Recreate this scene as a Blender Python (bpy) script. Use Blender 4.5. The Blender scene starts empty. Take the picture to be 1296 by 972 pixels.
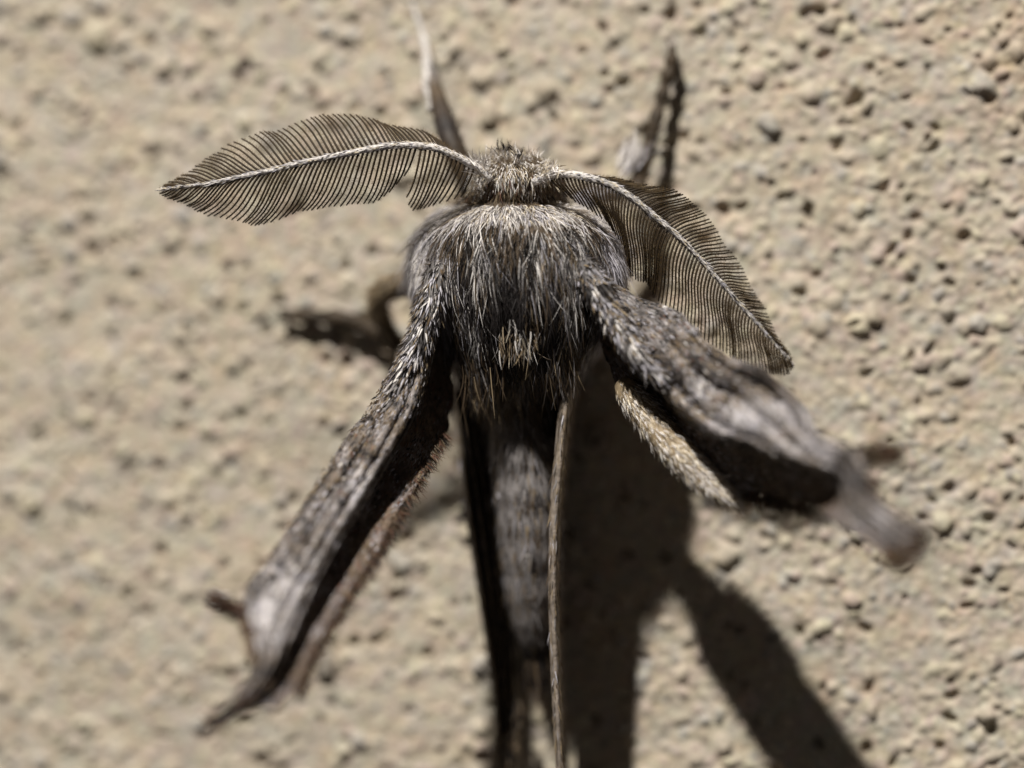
import bpy, math
import numpy as np
from mathutils import Vector, Matrix

# ------------------------------------------------------------------ camera, light, exposure
scene = bpy.context.scene
MM = 0.001
FW, FH = 1296.0, 972.0               # the photograph's pixels, used to read positions off it
LENS, SENSOR = 88.0, 36.0
CAM_D, CAM_AZ, CAM_EL = 140.0, 12.0, 0.0
FOCUS_H = 12.0                       # height above the wall that is sharp, mid frame (mm)
LAMP_DIR = Vector((-0.22, -1.0, 1.27))     # towards the lamp: up, left, out from the wall

az, el = math.radians(CAM_AZ), math.radians(CAM_EL)
cam_pos = Vector((math.sin(az)*math.cos(el), -math.cos(az)*math.cos(el), math.sin(el))) * CAM_D
fwd = (-cam_pos).normalized()
right = fwd.cross(Vector((0, 0, 1))).normalized()
upv = right.cross(fwd)
cam_data = bpy.data.cameras.new('camera')
cam = bpy.data.objects.new('camera', cam_data)
scene.collection.objects.link(cam)
cam.location = cam_pos * MM
cam.rotation_euler = fwd.to_track_quat('-Z', 'Y').to_euler()
cam_data.lens = LENS; cam_data.sensor_width = SENSOR
cam_data.clip_start = 0.002; cam_data.clip_end = 20
cam_data.dof.use_dof = True
cam_data.dof.focus_distance = (Vector((0, -FOCUS_H, 0)) - cam_pos).dot(fwd) * MM
cam_data.dof.aperture_fstop = 12.5
scene.camera = cam

world = bpy.data.worlds.new('World'); scene.world = world; world.use_nodes = True
bg = world.node_tree.nodes['Background']
bg.inputs[0].default_value = (1.0, 0.92, 0.86, 1); bg.inputs[1].default_value = 0.038

ld = bpy.data.lights.new('wall_lamp', 'AREA'); ld.shape = 'DISK'; ld.size = 0.020
ld.energy = 6.0; ld.color = (1.0, 0.96, 0.88)
lamp = bpy.data.objects.new('wall_lamp', ld); scene.collection.objects.link(lamp)
lamp.location = LAMP_DIR.normalized() * 0.6
lamp.rotation_euler = (-LAMP_DIR).to_track_quat('-Z', 'Y').to_euler()

scene.view_settings.view_transform = 'Standard'
scene.view_settings.look = 'None'
scene.view_settings.exposure = 0.0
scene.view_settings.gamma = 1.0

# ------------------------------------------------------------------ helpers
rng = np.random.default_rng(7)
CP = np.array(cam_pos); FWD = np.array(fwd); RT = np.array(right); UP = np.array(upv)

def P(q):
    """(...,3) of photograph x, y and height above the wall in mm -> point in metres on that height."""
    q = np.asarray(q, float)
    sx = (q[..., 0] - FW/2) / FW * SENSOR / LENS
    sy = -(q[..., 1] - FH/2) / FW * SENSOR / LENS
    d = FWD + sx[..., None]*RT + sy[..., None]*UP
    t = (-q[..., 2] - CP[1]) / d[..., 1]
    return (CP + d*t[..., None]) * MM

PX = FW*0 + CAM_D*SENSOR/LENS/FW      # mm per pixel at the wall

def unit(v):
    return v / np.maximum(np.linalg.norm(v, axis=-1, keepdims=True), 1e-12)

def _hash(ix, iy, iz, seed):
    n = (ix.astype(np.int64)*374761393 + iy.astype(np.int64)*668265263 + iz.astype(np.int64)*2147483647 + seed*974634777) & 0xffffffff
    n = ((n ^ (n >> 13)) * 1274126177) & 0xffffffff
    n = ((n ^ (n >> 16)) * 2246822519) & 0xffffffff
    return ((n ^ (n >> 15)) & 0xffffff) / float(0xffffff)

def noise(x, y, z=None, seed=0):
    """value noise 0..1"""
    x = np.asarray(x, float); y = np.asarray(y, float)
    z = np.zeros_like(x) if z is None else np.asarray(z, float)
    ix, iy, iz = np.floor(x), np.floor(y), np.floor(z)
    fx, fy, fz = x-ix, y-iy, z-iz
    fx, fy, fz = [f*f*(3-2*f) for f in (fx, fy, fz)]
    r = 0
    for a in (0, 1):
        for b in (0, 1):
            for c in (0, 1):
                w = (fx if a else 1-fx)*(fy if b else 1-fy)*(fz if c else 1-fz)
                r = r + w*_hash(ix+a, iy+b, iz+c, seed)
    return r

def fbm(x, y, seed=0, octaves=4):
    r = 0; a = .5
    for k in range(octaves):
        r = r + a*noise(x*2**k, y*2**k, seed=seed+k); a *= .5
    return r/(1-.5**octaves)

def smooth(a, b, x):
    t = np.clip((x-a)/(b-a), 0, 1); return t*t*(3-2*t)

def interp(keys, n_or_t):
    """Catmull-Rom through keys (K, ...) at uniform parameter 0..1"""
    keys = np.asarray(keys, float); K = len(keys)
    t = np.linspace(0, 1, n_or_t) if np.isscalar(n_or_t) else np.asarray(n_or_t, float)
    u = np.clip(t, 0, 1)*(K-1); i = np.clip(np.floor(u).astype(int), 0, K-2); f = u-i
    f = f.reshape(f.shape + (1,)*(keys.ndim-1))
    p0 = keys[np.maximum(i-1, 0)]; p1 = keys[i]; p2 = keys[i+1]; p3 = keys[np.minimum(i+2, K-1)]
    return .5*((2*p1)+(p2-p0)*f+(2*p0-5*p1+4*p2-p3)*f**2+(3*p1-p0-3*p2+p3)*f**3)

# ------------------------------------------------------------------ materials
def material(name, rough=0.75, spec=0.25, sheen=0.0, bump=0.0, bscale=3000, mottled=0.0, mscale=1500, translucent=0.0):
    m = bpy.data.materials.new(name); m.use_nodes = True
    nt = m.node_tree; N = nt.nodes; L = nt.links
    b = N['Principled BSDF']
    b.inputs['Roughness'].default_value = rough
    b.inputs['Specular IOR Level'].default_value = spec
    b.inputs['Sheen Weight'].default_value = sheen
    at = N.new('ShaderNodeAttribute'); at.attribute_name = 'Col'
    tc = N.new('ShaderNodeTexCoord')
    col = at.outputs['Color']
    if mottled:
        nz = N.new('ShaderNodeTexNoise'); nz.inputs['Scale'].default_value = mscale; nz.inputs['Detail'].default_value = 4
        L.new(tc.outputs['Object'], nz.inputs['Vector'])
        mr = N.new('ShaderNodeMapRange'); mr.inputs['From Min'].default_value = .3; mr.inputs['From Max'].default_value = .7
        mr.inputs['To Min'].default_value = 1-mottled; mr.inputs['To Max'].default_value = 1+mottled
        L.new(nz.outputs['Fac'], mr.inputs['Value'])
        mx = N.new('ShaderNodeVectorMath'); mx.operation = 'SCALE'
        L.new(col, mx.inputs[0]); L.new(mr.outputs['Result'], mx.inputs['Scale'])
        col = mx.outputs['Vector']
    L.new(col, b.inputs['Base Color'])
    if bump:
        n2 = N.new('ShaderNodeTexNoise'); n2.inputs['Scale'].default_value = bscale; n2.inputs['Detail'].default_value = 5
        L.new(tc.outputs['Object'], n2.inputs['Vector'])
        bp = N.new('ShaderNodeBump'); bp.inputs['Strength'].default_value = bump; bp.inputs['Distance'].default_value = 0.0001
        L.new(n2.outputs['Fac'], bp.inputs['Height']); L.new(bp.outputs['Normal'], b.inputs['Normal'])
    if translucent:
        tr = N.new('ShaderNodeBsdfTranslucent'); L.new(col, tr.inputs['Color'])
        ms = N.new('ShaderNodeMixShader'); ms.inputs[0].default_value = translucent
        L.new(b.outputs[0], ms.inputs[1]); L.new(tr.outputs[0], ms.inputs[2])
        L.new(ms.outputs[0], N['Material Output'].inputs['Surface'])
    return m

M_WALL = material('stucco', .9, .2, bump=.5, bscale=4500, mottled=.14, mscale=2500)
M_FUR = material('moth_fur', .6, .3, translucent=.12)
M_SKIN = material('moth_cuticle', .6, .3, bump=.4, bscale=4000, mottled=.4)
M_WING = material('wing_membrane', .7, .25, bump=.6, bscale=5000, mottled=.5, mscale=1800)
M_SCALE = material('wing_scales', .55, .35, translucent=.1)
M_BARB = material('antenna_barb', .55, .35, translucent=.25)
M_RACHIS = material('antenna_shaft', .7, .3, bump=.8, bscale=9000, mottled=.35, mscale=6000)
M_EYE = material('eye', .45, .3)

def build(name, V, faces, col, mat, parent=None, smooth_shade=True, kind=None):
    me = bpy.data.meshes.new(name)
    V = np.asarray(V, float)
    if isinstance(faces, np.ndarray):
        F = faces.astype(np.int32); k = F.shape[1]
        me.vertices.add(len(V)); me.vertices.foreach_set('co', V.astype(np.float32).ravel())
        me.loops.add(F.size); me.loops.foreach_set('vertex_index', F.ravel())
        me.polygons.add(len(F)); me.polygons.foreach_set('loop_start', np.arange(0, F.size, k, dtype=np.int32))
        me.update(calc_edges=True); me.validate()
    else:
        me.from_pydata(V.tolist(), [], faces); me.update()
    col = np.asarray(col, float)
    if col.ndim == 1: col = np.repeat(col[None], len(V), 0)
    a = me.color_attributes.new('Col', 'FLOAT_COLOR', 'POINT')
    a.data.foreach_set('color', np.concatenate([np.clip(col, 0, 1), np.ones((len(V), 1))], 1).astype(np.float32).ravel())
    if smooth_shade: me.polygons.foreach_set('use_smooth', np.ones(len(me.polygons), bool))
    me.materials.append(mat)
    o = bpy.data.objects.new(name, me); scene.collection.objects.link(o)
    if parent:
        o.parent = parent
        if parent.type == 'EMPTY': o.matrix_parent_inverse = Matrix.Translation(-parent.location)
    if kind: o['kind'] = kind
    return o

def grid_faces(nr, nc, wrap=False):
    r = np.arange(nr-1)[:, None]; c = np.arange(nc if wrap else nc-1)[None]
    c2 = (c+1) % nc
    return np.stack([r*nc+c, r*nc+c2, (r+1)*nc+c2, (r+1)*nc+c], -1).reshape(-1, 4)

def tube_mesh(pts, rad, sides=8):
    """pts (n,3) metres, rad (n,) metres -> verts, faces (closed ends)"""
    pts = np.asarray(pts, float); n = len(pts)
    T = unit(np.gradient(pts, axis=0))
    ref = np.array([0.31, -1.0, 0.17]); A = unit(np.cross(T, ref)); B = np.cross(T, A)
    th = np.linspace(0, 2*np.pi, sides, endpoint=False)
    V = pts[:, None] + (np.cos(th)[None, :, None]*A[:, None] + np.sin(th)[None, :, None]*B[:, None])*np.asarray(rad)[:, None, None]
    F = grid_faces(n, sides, True)
    V = np.concatenate([V.reshape(-1, 3), pts[:1], pts[-1:]])
    i = np.arange(sides); j = (i+1) % sides; e = n*sides
    caps = np.concatenate([np.stack([j, i, i*0+e, i*0+e], -1), np.stack([(n-1)*sides+i, (n-1)*sides+j, i*0+e+1, i*0+e+1], -1)])
    return V, F, caps[:, :3]

def tube(name, pts, rad, col, mat, parent, sides=8):
    V, F, C = tube_mesh(pts, rad, sides)
    if np.ndim(col) == 2:
        col = np.concatenate([np.repeat(col, sides, 0), col[:1], col[-1:]])
    return build(name, V, F.tolist()+C.tolist(), col, mat, parent)

def ribbons(R, D, Nn, L, W, C, bend=None, roll=.6, segs=4):
    """one small tapering curved scale or hair per row; all in metres"""
    n = len(R); t = np.linspace(0, 1, segs+1)[None, :, None]
    D = unit(D); S = unit(np.cross(D, Nn)); ang = rng.normal(0, roll, n)[:, None]
    Wd = S*np.cos(ang) + np.cross(D, S)*np.sin(ang)
    bend = np.zeros((n, 3)) if bend is None else bend
    Lc = np.asarray(L)[:, None, None]
    c = R[:, None] + D[:, None]*Lc*t + bend[:, None]*Lc*t*t
    w = np.asarray(W)[:, None, None]*.5*(np.clip(1-t, 0, 1)**.7*.92+.08)*np.minimum(1, .55+t*1.5)
    V = np.stack([c-Wd[:, None]*w, c+Wd[:, None]*w], 2).reshape(n, -1, 3)
    k = (segs+1)*2
    base = np.arange(n)[:, None, None]*k
    s = np.arange(segs)[None, :, None]*2
    F = (base + s + np.array([0, 1, 3, 2])[None, None]).reshape(-1, 4)
    Cc = np.repeat(np.asarray(C)[:, None], k, 1)
    return V.reshape(-1, 3), F, Cc.reshape(-1, 3)

def fur(name, parent, sets, mat=None):
    Vs, Fs, Cs, o = [], [], [], 0
    for (V, F, C) in sets:
        Vs.append(V); Fs.append(F+o); Cs.append(C); o += len(V)
    return build(name, np.concatenate(Vs), np.concatenate(Fs), np.concatenate(Cs), mat or M_FUR, parent, True, 'stuff')

PALE = np.array([.72, .68, .66]); CREAM = np.array([.62, .54, .42]); GREY = np.array([.27, .25, .25])
TAN = np.array([.27, .205, .13]); BROWN = np.array([.115, .08, .05]); DARK = np.array([.022, .018, .018])
RUST = np.array([.15, .075, .05]); LILAC = np.array([.48, .46, .51])

def pick(weights, n, r=None):
    """weights: list of (colour, array or number) -> a colour per row"""
    w = np.stack([np.broadcast_to(np.asarray(a, float), (n,)) for _, a in weights], 1).clip(0)
    w = w/w.sum(1, keepdims=True); r = (rng.random(n) if r is None else r)[:, None]
    i = (np.cumsum(w, 1) < r).sum(1).clip(0, len(weights)-1)
    c = np.array([q for q, _ in weights])[i]
    return c*(1+rng.normal(0, .18, (n, 1))).clip(.5, 1.6)

# ------------------------------------------------------------------ the wall
def make_wall():
    fx, fz = 41.0, 32.0; st = .118
    xs = np.arange(-fx, fx+.01, st); zs = np.arange(-fz, fz+.01, st)
    ext = np.array([.3, .8, 1.6, 3, 5, 8, 12, 18, 26, 36, 50, 70, 100.])
    xs = np.concatenate([-fx-ext[::-1], xs, fx+ext]); zs = np.concatenate([-fz-ext[::-1], zs, fz+ext])
    X, Z = np.meshgrid(xs, zs)
    H = np.zeros_like(X) - .25
    H += (fbm(X*.16, Z*.16, 11, 3)-.5)*.55
    base = H.copy()
    col = np.array([.46, .41, .315])*np.ones(X.shape+(3,))
    col *= (1+.30*(fbm(X*.45, Z*.45, 23, 4)-.5))[..., None]
    tint = fbm(X*1.1, Z*1.1, 41, 3)-.5
    col[..., 0] *= 1+.18*tint; col[..., 2] *= 1-.22*tint
    col[..., 1] *= 1+.14*(fbm(X*1.7, Z*1.7, 47, 2)-.5)
    r2 = np.random.default_rng(3)
    n = 34000
    gx = r2.uniform(-fx-1, fx+1, n); gz = r2.uniform(-fz-1, fz+1, n)
    gr = np.exp(r2.normal(math.log(.20), .42, n)).clip(.11, .75)
    big = r2.random(n) < .006; gr[big] = r2.uniform(.5, .85, big.sum())
    lift = r2.uniform(.0, .42, n)*gr
    ang = r2.uniform(0, math.pi, n); asp = r2.uniform(.65, 1.0, n)
    gb = np.array([.47, .42, .32])*(1+r2.normal(0, .13, (n, 1)))
    kind = r2.random(n)
    gb[kind < .16] = np.array([.36, .36, .33])*(1+r2.normal(0, .1, ((kind < .16).sum(), 1)))
    gb[(kind > .16) & (kind < .30)] = np.array([.48, .39, .33])
    gb[(kind > .30) & (kind < .42)] = np.array([.54, .51, .36])
    gb[kind > .985] = np.array([.12, .10, .09])
    keep = fbm(gx*.35, gz*.35, 77, 3) > .33
    for i in np.nonzero(keep)[0]:
        r = gr[i]
        a, b = np.searchsorted(xs, [gx[i]-r, gx[i]+r]); c, d = np.searchsorted(zs, [gz[i]-r, gz[i]+r])
        if b-a < 2 or d-c < 2: continue
        dx = X[c:d, a:b]-gx[i]; dz = Z[c:d, a:b]-gz[i]
        ca, sa = math.cos(ang[i]), math.sin(ang[i])
        q = ((dx*ca+dz*sa)/r)**2 + ((-dx*sa+dz*ca)/(r*asp[i]))**2
        q = q*(.75+.9*noise(dx*5/r*.4+i*3.1, dz*5/r*.4, seed=i % 50))
        cap = base[c:d, a:b] + lift[i] + (np.sqrt(np.clip(1-q, 0, 1)))*r*.53 - .10
        m = (q < 1) & (cap > H[c:d, a:b])
        H[c:d, a:b][m] = cap[m]
        col[c:d, a:b][m] = .45*col[c:d, a:b][m] + .55*gb[i]
    # pits and short cracks between the grains
    n = 900
    gx = r2.uniform(-fx, fx, n); gz = r2.uniform(-fz, fz, n); gr = r2.uniform(.14, .42, n)
    for i in range(n):
        r = gr[i]*2
        a, b = np.searchsorted(xs, [gx[i]-r, gx[i]+r]); c, d = np.searchsorted(zs, [gz[i]-r, gz[i]+r])
        if b-a < 2 or d-c < 2: continue
        dx = X[c:d, a:b]-gx[i]; dz = Z[c:d, a:b]-gz[i]
        t = r2.uniform(0, math.pi); e = r2.uniform(.35, 1)
        q = ((dx*math.cos(t)+dz*math.sin(t))**2 + ((-dx*math.sin(t)+dz*math.cos(t))/e)**2)/gr[i]**2
        w = np.exp(-q*q)
        H[c:d, a:b] -= w*gr[i]*1.5
        pit_tone = (w*(.5 if i % 3 == 0 else .2))[..., None]  # colour gets darker towards the middle of each pit
        col[c:d, a:b] = col[c:d, a:b]*(1-pit_tone) + np.array([.11, .09, .07])*pit_tone
    H += (fbm(X*2.8, Z*2.8, 5, 3)-.5)*.24
    # rusty stain in the upper corner
    st_ = np.exp(-((X-31)**2+(Z-18)**2)/30.)*fbm(X*.8, Z*.8, 91, 3)
    col = col*(1-.6*st_[..., None]) + np.array([.36, .22, .12])*.6*st_[..., None]
    col[..., 1] *= .975; col[..., 2] *= 1.03
    V = np.stack([X, -H, Z], -1).reshape(-1, 3)*MM
    o = build('wall', V, grid_faces(*X.shape), col.reshape(-1, 3), M_WALL)
    o['kind'] = 'structure'; o['label'] = 'rough tan stucco wall with sandy grains and small pits'
    return o
make_wall()

# ------------------------------------------------------------------ the moth
moth = bpy.data.objects.new('moth', None); scene.collection.objects.link(moth)
moth.location = P((655, 420, 0)).tolist(); moth.empty_display_size = .005
moth['label'] = 'furry grey-brown moth with feathery antennae clinging head-up to the rough wall'
moth['category'] = 'moth'

# body: rings (y, centre x, half width px, lowest and highest mm)
RINGS = np.array([
 (186, 648, 5, 6.0, 7.2), (194, 648, 26, 4.6, 9.0), (206, 650, 48, 3.8, 10.4), (222, 651, 60, 3.4, 11.2), (240, 651, 60, 3.2, 11.0),
 (256, 650, 66, 3.0, 10.6), (272, 652, 100, 2.6, 11.6), (294, 653, 124, 2.2, 12.6), (330, 654, 136, 1.9, 13.0), (376, 655, 130, 1.8, 12.8),
 (420, 656, 112, 1.7, 12.0), (456, 657, 88, 1.6, 11.0), (486, 658, 66, 1.5, 9.2), (512, 660, 53, 1.4, 8.0), (560, 663, 48, 1.3, 7.6),
 (620, 667, 45, 1.2, 7.3), (690, 671, 41, 1.1, 6.6), (760, 676, 34, 1.0, 5.4), (815, 679, 23, .9, 3.9), (846, 681, 9, 1.1, 2.6), (852, 681, 2, 1.6, 2.1)], float)
S0 = np.concatenate([[0], np.cumsum(np.hypot(np.diff(RINGS[:, 0]), np.diff(RINGS[:, 2])))]); 
def ring(y):
    return [np.interp(y, RINGS[:, 0], RINGS[:, k]) for k in range(1, 5)]
_yy = np.linspace(186, 852, 400); _rt = np.stack([np.interp(_yy, RINGS[:, 0], RINGS[:, k]) for k in range(5)], 1)
for _ in range(10):
    _rt[1:-1, 1:] = (_rt[:-2, 1:]+2*_rt[1:-1, 1:]+_rt[2:, 1:])/4
def body_q(y, t):
    cx, hw, h0, h1 = [np.interp(y, _yy, _rt[:, k]) for k in range(1, 5)]
    seg = np.where(y > 540, .5+.5*np.cos(2*np.pi*(y-540)/42.), 0)*smooth(540, 580, y)
    return np.stack([cx+hw*(1+.025*seg)*np.cos(t), np.asarray(y, float)+0*t, (h0+h1)/2+(h1-h0)/2*(1+.03*seg)*np.sin(t)], -1)
ny, nt = 170, 40
yy = np.interp(np.linspace(0, 1, ny), np.linspace(0, 1, 5), [186, 220, 330, 560, 852])
Y, T = np.meshgrid(yy, np.linspace(0, 2*np.pi, nt, endpoint=False), indexing='ij')
Q = body_q(Y, T)
V = P(Q).reshape(-1, 3)
ab = smooth(520, 600, Q[..., 1])[..., None]
bc = BROWN*.6*(1-ab) + (GREY*(.55+.7*fbm(Q[..., 0]*.06, Q[..., 1]*.05, 3))[..., None])*ab
tipm = smooth(800, 830, Q[..., 1])[..., None]; bc = bc*(1-tipm)+DARK*tipm
faces = grid_faces(ny, nt, True).tolist()
V = np.concatenate([V, P(body_q(np.array([186., 852.]), np.array([0., 0.])))]); e = ny*nt
for i in range(nt):
    faces.append([(i+1) % nt, i, e]); faces.append([(ny-1)*nt+i, (ny-1)*nt+(i+1) % nt, e+1])
bcol = np.concatenate([bc.reshape(-1, 3), bc.reshape(-1, 3)[:1], DARK[None]])
body = build('body', V, faces, bcol, M_SKIN, moth)

def body_frame(y, t):
    p = P(body_q(y, t)); e = 1.5
    ty = unit(P(body_q(y+e, t))-P(body_q(y-e, t)))
    tt = unit(P(body_q(y, t+.03))-P(body_q(y, t-.03)))
    n = unit(np.cross(tt, ty))
    out = p-P(np.stack([np.interp(y, _yy, _rt[:, 1]), y, np.interp(y, _yy, (_rt[:, 3]+_rt[:, 4])/2)], -1))
    n = n*np.sign((n*out).sum(-1, keepdims=True))
    return p, ty, tt, n, body_q(y, t)

def body_hairs(n, y0, y1, L, W, lift, colour, t0=-.5, t1=np.pi+.5, fan=0.0, jitter=.22, droop=.25, clump=.35, flip=1.0, seed=0, roll=.6):
    y = rng.uniform(y0, y1, n)
    hw = np.interp(y, _yy, _rt[:, 2]); k = rng.random(n) < (hw/hw.max())**.8
    y = y[k]; n = len(y); t = rng.uniform(t0, t1, n)
    p, ty, tt, nn, q = body_frame(y, t)
    cn = noise(q[:, 0]*.09, q[:, 1]*.035, seed=seed)-.5; cn2 = noise(q[:, 0]*.11, q[:, 1]*.05, seed=seed+9)-.5
    D = ty*flip + nn*(lift+clump*cn2)[:, None] - tt*(fan*np.cos(t)*-1+clump*2*cn)[:, None] + rng.normal(0, jitter, (n, 3))
    bend = -nn*droop + rng.normal(0, .12, (n, 3)) + np.array([0, 0, -.10])
    ln = L*rng.uniform(.6, 1.25, n)*PX*MM*(1+.5*cn)
    c = colour(q[:, 0], q[:, 1]+L*.55*flip, n)
    return ribbons(p-nn*.05*MM, D, nn, ln, W*rng.uniform(.6, 1.3, n)*PX*MM, c, bend, roll)

def clumped(x, y, sx, sy, mix, seed):
    """uniform 0..1 numbers that are nearly equal within a small lock of hair"""
    n = len(x); jx = x+rng.normal(0, sx*.35, n)+(noise(x*.05, y*.05, seed=seed)-.5)*18
    a = _hash(np.floor(jx/sx), np.floor((y+rng.normal(0, sy*.4, n))/sy), np.zeros(n), seed)
    return (a + (rng.random(n)-.5)*mix*2) % 1.0

def g2(x, y, cx, cy, sx, sy):
    return np.exp(-((x-cx)/sx)**2-((y-cy)/sy)**2)

def thorax_colour(x, y, n):
    st_ = noise(x*.14, y*.02, seed=51); s2 = noise(x*.06, y*.04, seed=57)
    band = g2(x, y, 655, 312, 72, 10)
    core_shade = 3.5*g2(x, y, 642, 402, 25, 40) + 1.1*g2(x, y, 702, 410, 12, 48) + 1.0*g2(x, y, 588, 392, 10, 44) + .6*g2(x, y, 675, 370, 8, 30)  # dark patches: shadow of the crest put into the fur colour
    low = smooth(430, 495, y)
    side = smooth(78, 115, np.abs(x-655))
    front = smooth(314, 290, y)
    deep = smooth(325, 390, y)*(1-side)
    bright = g2(x, y, 598, 385, 9, 70)+g2(x, y, 728, 380, 10, 60)+.7*g2(x, y, 622, 345, 8, 40)+.7*g2(x, y, 690, 345, 8, 40)
    w = [(DARK, .12+.7*deep+8*core_shade+3.5*band+1.8*low+1.0*smooth(.42, .2, st_)*(1-front)*(1-side)), (BROWN, .25+.9*deep+4.0*band+.9*low+.5*(s2 < .45)-.2*side),
         (TAN, .5*deep*(s2 > .45)+.25*low+.10-.1*side), (GREY, .30+.3*side), (LILAC, .25+1.6*side+.8*bright),
         (PALE, .30+2.0*front+1.1*smooth(.55, .8, st_)+.7*side-1.3*low+2.6*bright+1.0*g2(x, y, 656, 442, 14, 15)-.3*deep)]
    return pick(w, n, clumped(x, y, 8, 44, .11, 71))

def head_colour(x, y, n):
    top = smooth(244, 224, y)
    return pick([(PALE, .2+1.6*top), (CREAM, .1+.5*top), (BROWN, .9-.6*top), (TAN, .5), (RUST, .35-.3*top), (DARK, .30+2.5*smooth(248, 266, y))], n)

sets = [body_hairs(32000, 262, 492, 40, 1.35, .10, thorax_colour, seed=1, jitter=.15),
        body_hairs(12000, 262, 470, 24, 1.1, .20, thorax_colour, seed=4, jitter=.18),
        body_hairs(7000, 258, 278, 20, 1.3, .6, lambda x, y, n: pick([(PALE, 1.2), (CREAM, .5), (LILAC, .4+.8*(np.abs(x-655) > 80)), (GREY, .5), (BROWN, .2)], n, clumped(x, y, 7, 30, .25, 75)), seed=8, droop=.5, jitter=.22)]
thorax_fur = fur('thorax_fur', moth, sets)

def tuft(cx, cy, h, n, spread, L, W, d, colours, hs=.8, conv=0.0, jitter=.12):
    """bundle of hairs: root patch in px, direction d in (px right, px down, mm out)"""
    a = rng.normal(0, 1, (n, 2)).clip(-1.8, 1.8)*spread
    q = np.stack([cx+a[:, 0], cy+a[:, 1], h+rng.normal(0, hs, n)], -1)
    p = P(q)
    dd = np.array([d[0]*PX, -d[2], -d[1]*PX]); dd = dd/np.linalg.norm(dd)
    D = dd + rng.normal(0, jitter, (n, 3)); D[:, 0] -= conv*a[:, 0]/max(1, np.max(np.abs(spread)))
    nn = np.tile(np.array([0, -1., 0]), (n, 1))
    return ribbons(p, D, nn, L*rng.uniform(.6, 1.2, n)*PX*MM, W*rng.uniform(.6, 1.3, n)*PX*MM, pick(colours, n), rng.normal(0, .12, (n, 3)), .8)

tf = [tuft(604, 458, 9.2, 900, (12, 16), 50, 1.7, (4, 60, -1.0), [(TAN, .35), (BROWN, 1.2), (GREY, .3), (DARK, 1.2)], conv=.12),
      tuft(655, 424, 11.4, 300, (13, 11), 22, 1.6, (2, 30, -.2), [(PALE, .7), (TAN, .8), (BROWN, .9), (CREAM, .3)], jitter=.25),
      tuft(702, 450, 9.4, 800, (13, 16), 40, 1.7, (3, 50, -1.0), [(TAN, .5), (BROWN, 1), (GREY, .5), (DARK, .9)]),
      tuft(655, 460, 9.2, 800, (30, 12), 30, 1.7, (1, 50, -1.0), [(BROWN, 1), (DARK, 1.2), (TAN, .25)])]
fur('thorax_tuft', moth, tf)

fur('head_fur', moth, [body_hairs(7500, 192, 258, 16, 1.4, .3, head_colour, seed=21, jitter=.22),
    tuft(648, 202, 9.6, 320, (18, 6), 11, 1.4, (0, -14, .4), [(PALE, 1.2), (CREAM, .5), (GREY, .4)], jitter=.5),
    tuft(608, 212, 10.0, 160, (7, 6), 16, 2.0, (-6, -10, .5), [(PALE, 1), (GREY, .4)], jitter=.5),
    tuft(690, 220, 10.6, 160, (9, 5), 18, 2.0, (8, -6, .6), [(PALE, 1), (CREAM, .8)], jitter=.5),
    tuft(640, 190, 9.6, 50, (6, 3), 12, 2.2, (0, -8, .6), [(DARK, 1)], jitter=.5),
    tuft(657, 198, 10.2, 30, (3, 3), 9, 2.0, (2, -6, .8), [(DARK, 1)], jitter=.5)])

def abdomen_colour(x, y, n):
    s = fbm(x*.05, y*.05, 33); tip = smooth(780, 815, y)
    return pick([(GREY, 1.2-tip), (LILAC, .5*(s > .5)-.5*tip), (TAN, .35-.3*tip), (BROWN, .6), (DARK, .45+.8*(s < .42)+1.6*tip), (PALE, .25*(s > .55)-.3*tip)], n)
fur('abdomen_fur', moth, [body_hairs(7500, 500, 842, 22, 2.0, .12, abdomen_colour, seed=31, jitter=.18),
                          tuft(681, 838, 2.6, 260, (9, 6), 34, 2.2, (1, 40, -.3), [(DARK, 1.2), (BROWN, .8)], hs=.5)])

# eyes
def ellipsoid(name, c, r, col, mat, parent, nu=14, nv=20):
    u = np.linspace(0, np.pi, nu); v = np.linspace(0, 2*np.pi, nv, endpoint=False)
    U, W = np.meshgrid(u, v, indexing='ij')
    V = np.stack([np.sin(U)*np.cos(W)*r[0], np.cos(U)*r[1], np.sin(U)*np.sin(W)*r[2]], -1).reshape(-1, 3)*MM + c
    return build(name, V, grid_faces(nu, nv, True), col, mat, parent)
for (x, y) in ((600, 236), (699, 240)):
    ellipsoid('eye', P((x, y, 7.6)), (.75, 1.3, 1.25), DARK, M_EYE, moth)

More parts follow.
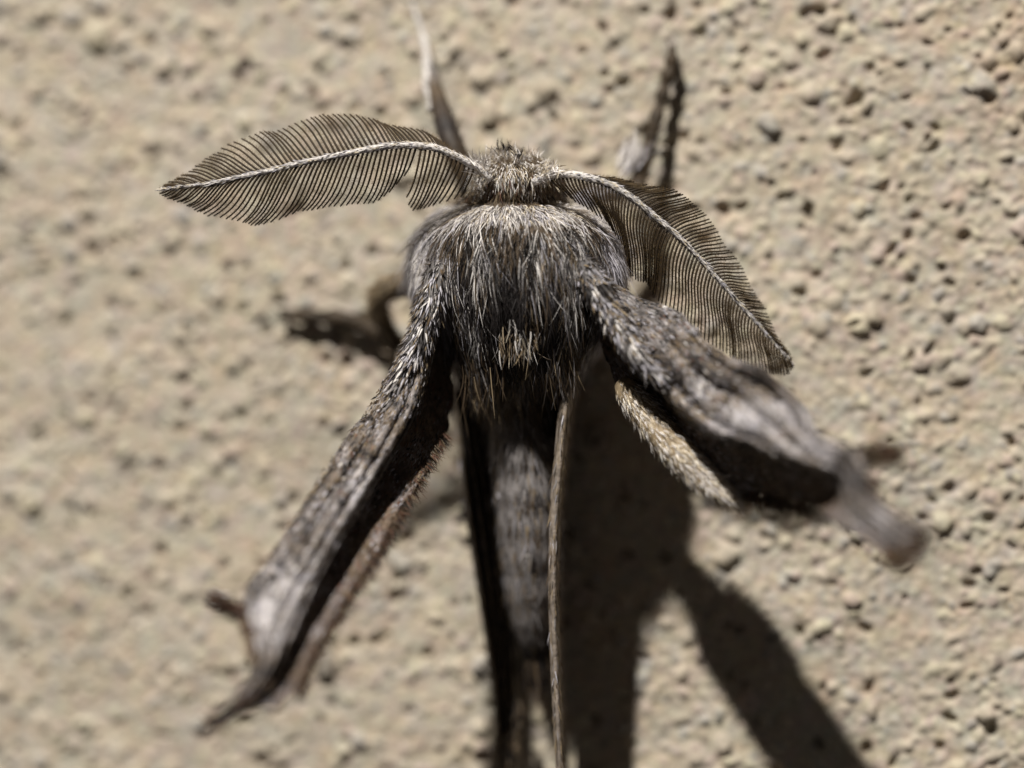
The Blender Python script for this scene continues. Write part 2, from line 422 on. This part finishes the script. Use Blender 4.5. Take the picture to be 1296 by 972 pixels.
# ------------------------------------------------------------------ antennae
def antenna(rachis, side_a, side_b, scale, off, heights, nb, r0):
    """rachis: shaft points; side_*: ((root x, y), (tip x, y), droop mm) key pairs, read on an enlarged view"""
    R = np.array(rachis, float)*scale + off
    seg = np.concatenate([[0], np.cumsum(np.hypot(*np.diff(R, axis=0).T))]); seg /= seg[-1]
    tt = np.linspace(0, 1, 90)
    Ri = interp(R, 400); s4 = np.concatenate([[0], np.cumsum(np.hypot(*np.diff(Ri, axis=0).T))]); s4 /= s4[-1]
    def rach(t):
        q = np.stack([np.interp(t, s4, Ri[:, 0]), np.interp(t, s4, Ri[:, 1]), np.interp(t, np.linspace(0, 1, len(heights)), heights)], -1)
        return q
    q = rach(tt)
    rad = np.interp(tt, [0, .06, .5, .9, 1], [r0*.9, r0, r0*.72, r0*.45, r0*.2])*MM
    cc = (PALE*.92)[None]*(1+.25*(noise(tt*120, tt*0, seed=5)-.5))[:, None]
    sh = tube('antenna', P(q), rad, cc, M_RACHIS, moth, 10)
    # pale scales lying along the shaft
    n = 1500; ts = rng.uniform(0, .985, n); pc = P(rach(ts)); tg = unit(P(rach(np.minimum(ts+.01, 1)))-P(rach(np.maximum(ts-.01, 0))))
    rr = np.interp(ts, tt, rad)
    a = unit(np.cross(tg, np.array([0, -1., 0]))); b = np.cross(tg, a); th = rng.uniform(0, 2*np.pi, n)[:, None]
    nn = a*np.cos(th)+b*np.sin(th)
    fur('shaft_scales', sh, [ribbons(pc+nn*rr[:, None]*.9, tg+nn*.22+rng.normal(0, .1, (n, 3)), nn, rng.uniform(.18, .36, n)*MM, rng.uniform(.06, .11, n)*MM,
        pick([(PALE, 1.3), (CREAM, .5), (GREY, .45), (LILAC, .4)], n), None, .3, 2)])
    for sgn, keys in ((1, side_a), (-1, side_b)):
        K = np.array([list(k[0])+list(k[1]) for k in keys], float)*scale + np.array(list(off)*2)
        dr = np.array([k[2] for k in keys])
        tk = np.array([tt[np.argmin(np.hypot(q[:, 0]-k[0], q[:, 1]-k[1]))] for k in K])
        for j in range(nb):
            t = tk[0] + (tk[-1]-tk[0])*(j+.5)/nb
            tx, ty_, d = [np.interp(t, tk, v) for v in (K[:, 2], K[:, 3], dr)]
            root = rach(np.array([t]))[0]
            wob = math.sin(t*41+sgn)*1.5 + math.sin(t*23)*1.2
            tip = np.array([tx+rng.normal(0, .4)+wob, ty_+rng.normal(0, .7)-wob*.4, root[2]+d+rng.normal(0, .08)])
            ax = rach(np.array([min(t+.03, 1.0)]))[0]-root; ax[2] = 0
            ln = np.linalg.norm((tip-root)[:2]); ax = ax/max(np.linalg.norm(ax), 1e-6)*ln
            u = np.linspace(0, 1, 9)[:, None]
            c1 = root + (tip-root)*.5 + np.append(-ax[:2]*.10, abs(d)*.55+.10)
            pts = (1-u)**2*root + 2*u*(1-u)*c1 + u*u*tip
            pts[:, :2] += (np.sin(u*np.pi*2)*.035*ln)*np.array([ax[1], -ax[0]])/max(ln, 1e-6)*sgn
            W3 = P(pts)
            V, F, C = tube_mesh(W3, np.linspace(.064, .040, 9)*MM*(1 if nb < 70 else .95), 4)
            # fine cilia along both edges of the barb
            nc = max(4, int(ln*1.6)); uc = rng.uniform(.04, .97, nc)
            pc = np.stack([np.interp(uc, u[:, 0], W3[:, k]) for k in range(3)], -1)
            tgv = unit(W3[-1]-W3[0]); sd = unit(np.cross(tgv, np.array([0, -1., 0])))
            D = sd[None]*np.where(rng.random(nc) < .5, 1, -1)[:, None] + tgv*.5 + rng.normal(0, .2, (nc, 3))
            V2, F2, _ = ribbons(pc, D, np.tile([0, -1., 0], (nc, 1)), rng.uniform(.14, .24, nc)*MM, np.full(nc, .026)*MM, np.zeros((nc, 3)), None, .4, 1)
            col = np.concatenate([np.tile(np.array([.05, .034, .02])*rng.uniform(.7, 1.3), (len(V), 1)), np.tile([.14, .09, .035] if nb < 70 else [.125, .078, .028], (len(V2), 1))])
            build('barb', np.concatenate([V, V2]), F.tolist()+C.tolist()+(F2+len(V)).tolist(), col, M_BARB, sh)
    return sh

S1, O1 = 0.3395, np.array([180., 100.])
antenna([(1300, 375), (1250, 330), (1190, 298), (1110, 262), (1030, 248), (940, 248), (850, 260), (760, 278), (660, 298), (560, 320), (460, 345), (360, 366), (260, 388), (170, 400), (100, 409), (50, 414)],
 [((1240, 325), (1190, 300), -.6), ((1180, 293), (1110, 232), -1.0), ((1100, 260), (1030, 185), -1.2), ((1020, 248), (930, 172), -1.3), ((940, 248), (860, 150), -1.3), ((860, 258), (760, 131), -1.3), ((780, 270), (680, 132), -1.3), ((700, 285), (600, 152), -1.3),
  ((620, 305), (510, 188), -1.2), ((540, 325), (420, 205), -1.2), ((460, 340), (320, 245), -1.1), ((380, 360), (240, 298), -1.0), ((300, 378), (175, 342), -.7), ((200, 395), (100, 388), -.4), ((110, 405), (55, 408), -.1)],
 [((1240, 325), (1190, 440), -.8), ((1180, 300), (1090, 470), -.9), ((1080, 265), (1005, 490), -.9), ((1045, 258), (985, 455), -.9), ((1025, 255), (985, 350), -.9), ((1000, 255), (935, 410), -.8), ((940, 255), (870, 462), -.8), ((860, 265), (760, 472), -.8), ((760, 285), (650, 482), -.7), ((680, 300), (570, 500), -.7),
  ((600, 320), (440, 548), -.7), ((500, 345), (365, 538), -.6), ((400, 370), (250, 505), -.6), ((300, 385), (175, 478), -.5), ((200, 400), (110, 452), -.4), ((110, 408), (58, 424), -.1)],
 S1, O1, [11.0, 12.2, 13.0, 13.6, 14.0, 14.2, 14.2], 66, .20)
S2, O2 = 0.3293, np.array([660., 160.])
antenna([(45, 215), (100, 190), (170, 182), (250, 195), (340, 222), (430, 277), (500, 336), (580, 402), (650, 470), (720, 545), (790, 625), (860, 705), (930, 782), (1000, 862), (1046, 922)],
 [((250, 195), (350, 195), -.8), ((300, 205), (420, 208), -1.1), ((380, 240), (500, 226), -1.3), ((430, 275), (570, 242), -1.4), ((500, 335), (650, 282), -1.4), ((560, 385), (700, 330), -1.4), ((620, 440), (750, 395), -1.4), ((680, 500), (805, 480), -1.4),
  ((740, 565), (850, 560), -1.3), ((800, 635), (905, 640), -1.2), ((860, 710), (940, 712), -1.0), ((920, 770), (980, 800), -.7), ((980, 840), (1022, 872), -.4), ((1040, 915), (1047, 925), -.1)],
 [((100, 190), (160, 270), -.8), ((170, 182), (240, 310), -1.0), ((250, 195), (330, 360), -1.2), ((340, 222), (400, 480), -1.4), ((400, 260), (425, 570), -1.5), ((450, 295), (450, 600), -1.5), ((500, 340), (475, 600), -1.3), ((560, 390), (520, 655), -1.2), ((620, 440), (575, 715), -1.2), ((680, 500), (650, 780), -1.1),
  ((740, 560), (725, 840), -1.1), ((800, 635), (805, 890), -1.0), ((870, 720), (880, 935), -.8), ((940, 790), (950, 955), -.6), ((1000, 860), (1018, 955), -.3), ((1040, 915), (1044, 930), -.1)],
 S2, O2, [11.0, 11.5, 10.8, 9.6, 8.4, 7.2, 6.2], 78, .21)

# ------------------------------------------------------------------ wings
def wing(name, rows, colour, nr=110, nc=46, n_scales=9000, slen=6.5, swid=2.8, relief=.10, seed=0, down=(0, 1), lift=.05, thick=.05, veins=0.0):
    rows = np.array(rows, float)                       # [row along the wing][point across] -> px, py, mm
    g = interp(rows, nr)                               # along
    g = np.swapaxes(interp(np.swapaxes(g, 0, 1), nc), 0, 1)
    u, v = np.meshgrid(np.linspace(0, 1, nr), np.linspace(0, 1, nc), indexing='ij')
    g[..., 2] += (fbm(g[..., 0]*.03, g[..., 1]*.03, seed+5, 3)-.5)*relief*6 + (noise(u*5+2, v*11, seed=seed+2)-.5)*relief*2
    if veins:
        va = np.clip(v/.44, 0, 1); on = smooth(1.0, .86, va)*smooth(0, .1, va)*smooth(.12, .35, u)
        g[..., 2] += on*veins*(np.abs(np.sin((va*3.6+.5*(noise(u*4, v*0, seed=seed)-.5))*np.pi))**.6-.5)
        edge = smooth(.12, 0, v)-smooth(.90, 1, v)
        g[..., 0] += edge*(noise(u*38, v*0, seed=seed+31)-.5)*7; g[..., 1] += edge*(noise(u*31, v*0, seed=seed+37)-.5)*7
    W3 = P(g)
    col = colour(u.ravel(), v.ravel(), g[..., 0].ravel(), g[..., 1].ravel())
    o = build(name, W3.reshape(-1, 3), grid_faces(nr, nc), col, M_WING, moth)
    md = o.modifiers.new('thickness', 'SOLIDIFY'); md.thickness = thick*MM; md.offset = 0
    # overlapping scales on both faces
    a = W3[1:, :-1]-W3[:-1, :-1]; b = W3[:-1, 1:]-W3[:-1, :-1]
    nn = np.cross(a, b); area = np.linalg.norm(nn, axis=-1); nn = unit(nn)
    pr = (area/area.sum()).ravel(); idx = rng.choice(pr.size, n_scales, p=pr)
    i, j = np.divmod(idx, nc-1); fu, fv = rng.random(n_scales)[:, None], rng.random(n_scales)[:, None]
    p = W3[i, j] + a[i, j]*fu + b[i, j]*fv
    N_ = nn[i, j]; N_ = N_*np.where(N_[:, 1:2] > 0, -1, 1)
    back = rng.random(n_scales) < .2; N_[back] *= -1
    tg = unit(a[i, j])
    uu = (i+fu[:, 0])/(nr-1); vv = (j+fv[:, 0])/(nc-1)
    c = colour(uu, vv, g[i, j, 0], g[i, j, 1], True)
    L = slen*rng.uniform(.6, 1.4, n_scales)*PX*MM
    sc = ribbons(p+N_*thick*.5*MM, tg+N_*lift+rng.normal(0, .13, (n_scales, 3)), N_, L, swid*rng.uniform(.6, 1.3, n_scales)*PX*MM, c, -N_*.08, .35, 2)
    fur('scales', o, [sc], M_SCALE)
    return o, g, W3

def margin(parent, name, curve_q, n, d, L, W, colours, jitter=.25, hs=.25, px=2):
    """fringe hairs along a curve of (px,py,mm)"""
    c = interp(np.array(curve_q, float), rng.random(n)); c[:, :2] += rng.normal(0, px, (n, 2)); c[:, 2] += rng.normal(0, hs, n)
    dd = np.array([d[0]*PX, -d[2], -d[1]*PX]); dd = dd/np.linalg.norm(dd)
    V = ribbons(P(c), dd+rng.normal(0, jitter, (n, 3)), np.tile([0, -1., 0], (n, 1)), L*rng.uniform(.5, 1.3, n)*PX*MM, W*rng.uniform(.6, 1.3, n)*PX*MM, pick(colours, n), rng.normal(0, .15, (n, 3)), .8, 3)
    return fur(name, parent, [V])

def wing_colour(seed, dark_from=.62, pale=(), marks_and_shadow=()):
    def f(u, v, x, y, scale=False):
        n = len(u); s = fbm(x*.035, y*.035, seed); s2 = fbm(x*.10, y*.10, seed+7)
        B = smooth(dark_from-.06, dark_from+.06, v)
        spot = sum([a*g2(x, y, cx, cy, rx, ry) for (cx, cy, rx, ry, a) in pale]) if pale else 0*x
        dk = (smooth(.54, .64, s2)+.8*smooth(.62, .78, noise(v*26, u*7, seed=seed+13))+.5*smooth(.10, .0, v)*(noise(u*24, v*0, seed=seed+17) > .5))*(1-B)
        mark_and_shadow = sum([g2(x, y, *m) for m in marks_and_shadow]) if marks_and_shadow else 0*x
        dk = dk+1.6*mark_and_shadow  # dark wing spots, with a painted antenna shadow among them
        w = [(GREY, .9+.5*(s > .5)-.4*B), (LILAC, .18+.5*smooth(.45, .6, s)+4.0*spot-.1*B), (PALE, .05+2.2*spot-.1*B), (TAN, .35+.4*(s < .45)-.2*B),
             (BROWN, .8+1.2*smooth(.5, .38, s)+.8*B), (DARK, .35+5.0*dk+.5*B), (RUST, .15+.7*B)]
        if scale: return pick(w, n, clumped(x, y, 6, 6, .3, seed+3))
        ww = np.stack([np.broadcast_to(np.asarray(a, float), (n,)) for _, a in w], 1).clip(0); ww /= ww.sum(1, keepdims=True)
        return ww @ np.array([c for c, _ in w])
    return f

# left forewing: leading edge, mid, edge over the fold, under the fold, hind panel, trailing edge
LROWS = [
 [(538, 352, 10.8), (553, 350, 11.6), (566, 362, 11.2), (566, 372, 9.6), (570, 378, 9.0), (574, 384, 8.6)],
 [(516, 425, 11.2), (536, 428, 12.2), (550, 440, 11.8), (548, 452, 9.8), (562, 462, 9.2), (574, 470, 8.8)],
 [(484, 492, 13.0), (510, 504, 13.8), (528, 516, 13.4), (524, 526, 11.6), (545, 538, 10.8), (562, 548, 10.4)],
 [(428, 576, 16.0), (460, 594, 16.8), (480, 604, 16.4), (474, 612, 14.6), (504, 624, 14.6), (514, 630, 14.6)],
 [(386, 640, 18.6), (418, 656, 19.4), (440, 668, 19.0), (434, 677, 17.4), (466, 692, 17.8), (476, 698, 18.2)],
 [(342, 708, 21.4), (380, 726, 22.2), (400, 738, 21.8), (394, 748, 20.4), (424, 762, 21.0), (432, 764, 21.6)],
 [(310, 758, 23.6), (350, 784, 24.4), (372, 798, 24.0), (366, 806, 23.0), (388, 820, 23.4), (396, 824, 23.8)],
 [(322, 834, 25.6), (336, 842, 25.8), (344, 850, 25.6), (342, 856, 24.8), (362, 868, 25.0), (374, 874, 25.2)],
 [(270, 914, 27.6), (282, 912, 27.6), (294, 906, 27.4), (302, 904, 27.0), (340, 894, 26.2), (354, 902, 26.2)],
]
lw, lg, lW = wing('forewing', LROWS, wing_colour(101, .60, ((456, 616, 16, 24, 1.0), (342, 772, 34, 42, 1.2), (336, 886, 12, 18, 1.2), (380, 730, 25, 25, .5))), seed=200, n_scales=24000, veins=.75, nc=70, nr=140)
margin(lw, 'margin_fringe', [r[5] for r in LROWS[2:8]], 2600, (8, 11, -.1), 13, 1.3, [(RUST, 1.0), (BROWN, 1.2), (TAN, .15), (DARK, .9)])
margin(lw, 'margin_fringe', [r[0] for r in LROWS[:6]], 900, (-4, 8, .1), 6, 1.8, [(GREY, 1), (BROWN, 1), (DARK, .5), (TAN, .5)])
margin(lw, 'margin_fringe', [(342, 856, 25.8), (318, 880, 26.8), (295, 900, 27.4), (272, 914, 27.6)], 900, (-8, 6, .2), 11, 2.2, [(RUST, 1), (DARK, 2.2), (BROWN, .8)], px=4)
margin(lw, 'margin_fringe', [(314, 776, 23.8), (298, 772, 24), (286, 764, 24), (275, 757, 24)], 700, (-8, -2, .1), 11, 2.2, [(RUST, 1.2), (BROWN, 1), (DARK, .6), (PALE, .2)], px=5)
margin(lw, 'margin_fringe', [(312, 780, 24), (322, 806, 24.8), (326, 836, 25.6)], 420, (-8, 5, .1), 9, 2.0, [(RUST, .8), (BROWN, 1), (TAN, .5)], px=3)
# thick scaly leading vein at the root
def costa(parent, pts, rad, n=2600):
    q = interp(np.array(pts, float), 60); p3 = P(q); r = np.interp(np.linspace(0, 1, 60), np.linspace(0, 1, len(rad)), rad)*MM
    o = tube('leading_vein', p3, r, GREY*.5, M_SKIN, parent, 12)
    t = rng.random(n); k = (t*59).astype(int); pc = np.stack([np.interp(t, np.linspace(0, 1, 60), p3[:, c]) for c in range(3)], -1)
    tg = unit(np.gradient(p3, axis=0))[k]; a = unit(np.cross(tg, np.array([0.2, -1, .1]))); b = np.cross(tg, a); th = rng.uniform(0, 2*np.pi, n)[:, None]
    nn = a*np.cos(th)+b*np.sin(th)
    s = noise(pc[:, 0]*3500, pc[:, 2]*3500, seed=61)
    c = pick([(LILAC, .9), (PALE, .35+.5*(s > .6)), (GREY, .7), (DARK, .5+1.6*(s < .4)), (TAN, .45), (BROWN, .4)], n)
    V = ribbons(pc+nn*r[k][:, None]*.9, tg+nn*.25+rng.normal(0, .2, (n, 3)), nn, rng.uniform(.35, .9, n)*MM, rng.uniform(.09, .18, n)*MM, c, None, .4, 2)
    # scales stay with the wing
    Vv, F, C = V
    return o, V
o_, sv = costa(moth, [(562, 328, 9.6), (556, 345, 11.2), (548, 380, 12.0), (532, 430, 12.4), (508, 485, 13.2), (478, 540, 14.2)], [.3, .7, .8, .62, .45, .2])
o_.parent = lw; o_.matrix_parent_inverse = Matrix.Identity(4)
fur('scales', lw, [sv], M_SCALE)

# right forewing
RROWS = [
 [(748, 336, 11.0), (752, 342, 11.6), (752, 356, 11.2), (746, 372, 9.6), (748, 392, 8.8), (752, 410, 8.4)],
 [(808, 374, 11.4), (796, 394, 12.0), (782, 424, 11.4), (776, 430, 9.8), (772, 448, 9.0), (772, 466, 8.8)],
 [(864, 400, 12.4), (844, 426, 12.8), (818, 464, 12.2), (808, 470, 10.4), (802, 492, 9.6), (798, 508, 9.4)],
 [(914, 448, 14.0), (892, 474, 14.4), (858, 512, 13.6), (850, 518, 11.4), (846, 540, 10.6), (838, 558, 10.2)],
 [(966, 468, 16.4), (944, 504, 16.4), (902, 546, 15.4), (896, 554, 12.8), (892, 576, 12.0), (884, 592, 11.4)],
 [(1006, 502, 18.0), (986, 536, 18.0), (950, 560, 17.4), (946, 568, 14.6), (934, 598, 13.2), (926, 620, 12.4)],
 [(1042, 552, 19.6), (1030, 568, 19.6), (1004, 584, 19.0), (998, 592, 16.2), (984, 614, 14.6), (974, 630, 13.8)],
 [(1090, 572, 21.2), (1076, 586, 21.2), (1060, 604, 20.6), (1054, 612, 18.4), (1036, 630, 17.0), (1022, 640, 16.4)],
 [(1100, 622, 22.4), (1092, 630, 22.4), (1080, 640, 22.0), (1074, 648, 21.6), (1066, 654, 21.2), (1060, 658, 20.8)],
 [(1160, 664, 24.4), (1152, 678, 24.4), (1142, 692, 24.2), (1138, 700, 24.0), (1132, 706, 23.8), (1128, 708, 23.6)],
]
rw, rg, rW = wing('forewing', RROWS, wing_colour(131, .60, ((968, 524, 42, 18, 1.2), (885, 492, 16, 18, 1.2), (1022, 566, 32, 16, 1.2), (930, 530, 22, 12, .8), (1100, 655, 30, 20, .8)), ((950, 480, 48, 13), (890, 468, 14, 14), (1098, 612, 18, 12))), seed=230, n_scales=24000, veins=.75, nc=70, nr=140)  # first dark ellipse: the antenna's cast shadow, painted into the wing colour
margin(rw, 'margin_fringe', [(1070, 590, 20.6), (1090, 580, 20.4), (1110, 574, 20.6), (1128, 576, 20.8)], 1500, (10, -1, .2), 12, 2.0, [(BROWN, 1.1), (RUST, .6), (DARK, .8), (TAN, .4)], px=6)
margin(rw, 'margin_fringe', [(1076, 600, 20.8), (1092, 610, 21.2), (1096, 620, 21.6)], 350, (8, 4, .1), 12, 2.4, [(RUST, 1), (DARK, .8), (BROWN, .8)], px=4)
margin(rw, 'margin_fringe', [(1122, 704, 23.6), (1136, 702, 24), (1150, 684, 24.2), (1158, 668, 24.2)], 1300, (9, 6, .1), 15, 1.8, [(RUST, 1), (BROWN, 1.1), (DARK, .9), (TAN, .5)], px=5)
margin(rw, 'margin_fringe', [r[5] for r in RROWS[4:8]], 700, (2, 10, -.1), 14, 2.3, [(RUST, .6), (BROWN, 1.1), (DARK, 1.2)])
o_, sv = costa(moth, [(730, 322, 9.8), (738, 338, 11.4), (756, 366, 12.4), (778, 404, 12.6), (806, 446, 13.0), (838, 480, 13.4)], [.3, .7, .75, .62, .5, .2])
o_.parent = rw; o_.matrix_parent_inverse = Matrix.Identity(4)
fur('scales', rw, [sv], M_SCALE)
# hairy rolled inner margin of the right forewing
gq = [(786, 484, 10.0), (810, 514, 10.6), (842, 552, 11.2), (874, 586, 11.8), (904, 612, 12.2), (936, 634, 12.6)]
gi = interp(np.array(gq, float), 50)
go = tube('inner_margin', P(gi), np.interp(np.linspace(0, 1, 50), [0, .1, .5, .85, 1], [.40, .7, .86, .66, .15])*MM, TAN, M_SKIN, rw, 14)
n = 6500; t = rng.random(n); p3 = P(gi); pc = np.stack([np.interp(t, np.linspace(0, 1, 50), p3[:, c]) for c in range(3)], -1)
tg = unit(np.gradient(p3, axis=0))[(t*49).astype(int)]; a = unit(np.cross(tg, np.array([.2, -1, .1]))); b = np.cross(tg, a); th = rng.uniform(0, 2*np.pi, n)[:, None]
nn = a*np.cos(th)+b*np.sin(th); rr = np.interp(t, [0, .1, .5, .85, 1], [.40, .7, .86, .66, .15])*MM
fur('margin_fringe', go, [ribbons(pc+nn*rr[:, None]*.85, tg+nn*.2+rng.normal(0, .16, (n, 3)), nn, rng.uniform(.4, 1.0, n)*MM, rng.uniform(.05, .10, n)*MM,
     pick([(CREAM*1.15, 1.8), (PALE*1.1, 2.6), (TAN, .3), (BROWN, .15)], n), None, .5, 3)])

# hindwings: pleated blades folded along the abdomen
def hind_colour(seed, tan):
    def f(u, v, x, y, scale=False):
        n = len(u); s = fbm(x*.06, y*.02, seed)
        w = [(DARK, 1.0-.8*tan), (BROWN, .8), (GREY, .5*(s > .5)+.1), (TAN, .12+1.2*tan+(1-tan)*2.5*(np.cos(v*8*np.pi) < -.75)), (LILAC, .15+.2*tan)]
        if scale: return pick(w, n)
        ww = np.stack([np.broadcast_to(np.asarray(a, float), (n,)) for _, a in w], 1).clip(0); ww /= ww.sum(1, keepdims=True)
        return ww @ np.array([c for c, _ in w])
    return f
LH = []
for (y, xa, xb, h) in ((492, 572, 606, 5.4), (560, 580, 616, 5.0), (640, 588, 636, 4.4), (720, 600, 646, 3.8), (800, 612, 652, 2.4), (870, 622, 657, 1.9), (930, 628, 654, 1.8), (985, 634, 646, 1.8)):
    LH.append([(xa+(xb-xa)*k/8., y+(3 if k % 2 else 0), h+(.55 if k % 2 else -.55)-k*.10) for k in range(9)])
lh, _, _ = wing('hindwing', LH, hind_colour(301, 0.0), nc=57, n_scales=4200, slen=13, swid=2.0, relief=.02, seed=310, lift=.06)
margin(lh, 'margin_fringe', [(632, 930, 2.8), (640, 960, 2.8), (650, 920, 2.4), (656, 890, 2.4)], 420, (1, 12, 0), 18, 2.2, [(BROWN, 1), (DARK, 1), (TAN, .4)], px=4)
RH = []
for (y, x, w, h) in ((470, 724, 13, 9.4), (520, 714, 13, 9.6), (580, 708, 13, 9.8), (650, 702, 12, 9.9), (740, 700, 11, 9.9), (830, 702, 11, 9.8), (920, 706, 10, 9.6), (1010, 711, 10, 9.2), (1100, 715, 8, 8.6)):
    RH.append([(x-w*.5, y, h-.5), (x-w*.15, y, h), (x+w*.3, y, h-.05), (x+w*.6, y, h-.9), (x+w*.6, y+3, h-3.4), (x+w*.6+2, y+4, h*.35), (x+w*.6+4, y+4, 1.0)])
rh, _, _ = wing('hindwing', RH, hind_colour(331, .9), nc=40, n_scales=6500, slen=13, swid=2.2, relief=.02, seed=340, lift=.05)

# ------------------------------------------------------------------ legs
def leg(pts, rads, cols, tarsus, trads, tcol, hairs=260):
    q = interp(np.array(pts, float), 40); r = np.interp(np.linspace(0, 1, 40), np.linspace(0, 1, len(rads)), rads)*MM
    c = np.stack([np.interp(np.linspace(0, 1, 40), np.linspace(0, 1, len(cols)), np.array(cols)[:, k]) for k in range(3)], 1)
    p3 = P(q); o = tube('leg', p3, r, c, M_SKIN, moth, 10)
    t = rng.random(hairs); k = (t*39).astype(int); tg = unit(np.gradient(p3, axis=0))[k]
    a = unit(np.cross(tg, np.array([.2, -1, .1]))); b = np.cross(tg, a); th = rng.uniform(0, 2*np.pi, hairs)[:, None]; nn = a*np.cos(th)+b*np.sin(th)
    fur('leg_hair', o, [ribbons(p3[k]+nn*r[k][:, None]*.8, tg+nn*.4+rng.normal(0, .2, (hairs, 3)), nn, rng.uniform(.4, 1.0, hairs)*MM, rng.uniform(.06, .12, hairs)*MM, c[k]*rng.uniform(.6, 1.5, (hairs, 1)), None, .5, 2)])
    tq = interp(np.array(tarsus, float), 40); tr = np.interp(np.linspace(0, 1, 40), np.linspace(0, 1, len(trads)), trads)*MM
    tr = tr*(1+.18*np.cos(np.linspace(0, 1, 40)*2*np.pi*5))
    to = tube('tarsus', P(tq), tr, tcol, M_SKIN, o, 10)
    e = tq[-1]; dv = tq[-1]-tq[-6]
    for s in (-1, 1):
        n2 = np.array([-dv[1], dv[0], 0])*.5*s
        cq = interp(np.array([e-dv*.2, e+dv*.5+n2, e+dv*.8+n2*1.4-np.array([0, 0, .15])]), 8)
        V, F, C = tube_mesh(P(cq), np.linspace(.07, .02, 8)*MM, 6)
        bm_ = build('claw', V, F.tolist()+C.tolist(), DARK, M_SKIN, o)
    return o
leg([(600, 250, 5.0), (582, 205, 5.6), (566, 165, 5.2), (553, 118, 3.6), (547, 92, 2.4)], [.55, .62, .6, .42, .25], [BROWN, BROWN*.6, DARK*1.3, BROWN*.8, GREY], [(548, 140, 3.6), (541, 100, 2.6), (540, 66, 1.4), (532, 34, .7), (522, 4, .5)], [.30, .28, .22, .17, .12], PALE*.85)
leg([(730, 256, 5.0), (768, 244, 4.4), (800, 240, 3.4), (814, 214, 2.2), (826, 166, 1.7)], [.5, .46, .40, .36, .33], [LILAC, GREY, BROWN*.8, BROWN*.6, BROWN*.5], [(824, 176, 1.8), (833, 140, 1.3), (842, 108, 1.0), (850, 80, .9), (851, 60, .6)], [.36, .33, .33, .38, .18], BROWN*.45, 600)
fur('leg_tuft', moth, [tuft(794, 208, 2.8, 200, (8, 10), 30, 1.4, (12, -24, -.4), [(PALE, 1.2), (LILAC, .8), (GREY, .4)], jitter=.25)])
leg([(530, 360, 4.6), (502, 362, 4.4), (480, 374, 3.6), (484, 404, 2.4), (506, 438, 1.4)], [.6, .72, .66, .42, .34], [BROWN, TAN*.7, TAN*.9, TAN*.6, BROWN*.6], [(506, 438, 1.2), (472, 417, 1.0), (440, 404, .8), (396, 400, .65), (356, 398, .55)], [.42, .46, .46, .42, .34], BROWN*.4, 900)
leg([(780, 420, 4.6), (800, 400, 4.2), (822, 408, 3.2), (836, 430, 2.2)], [.6, .6, .45, .3], [BROWN, RUST, BROWN, BROWN], [(834, 428, 2.0), (850, 436, 1.4), (868, 440, 1.0), (886, 440, .6)], [.28, .26, .22, .15], BROWN*.5)
leg([(620, 470, 3.0), (604, 540, 3.0), (596, 600, 2.2), (592, 636, 1.6)], [.5, .5, .4, .28], [BROWN, BROWN, DARK, DARK], [(594, 628, 1.6), (590, 646, 1.2), (584, 656, .9), (577, 660, .6)], [.26, .24, .2, .14], DARK*1.5)
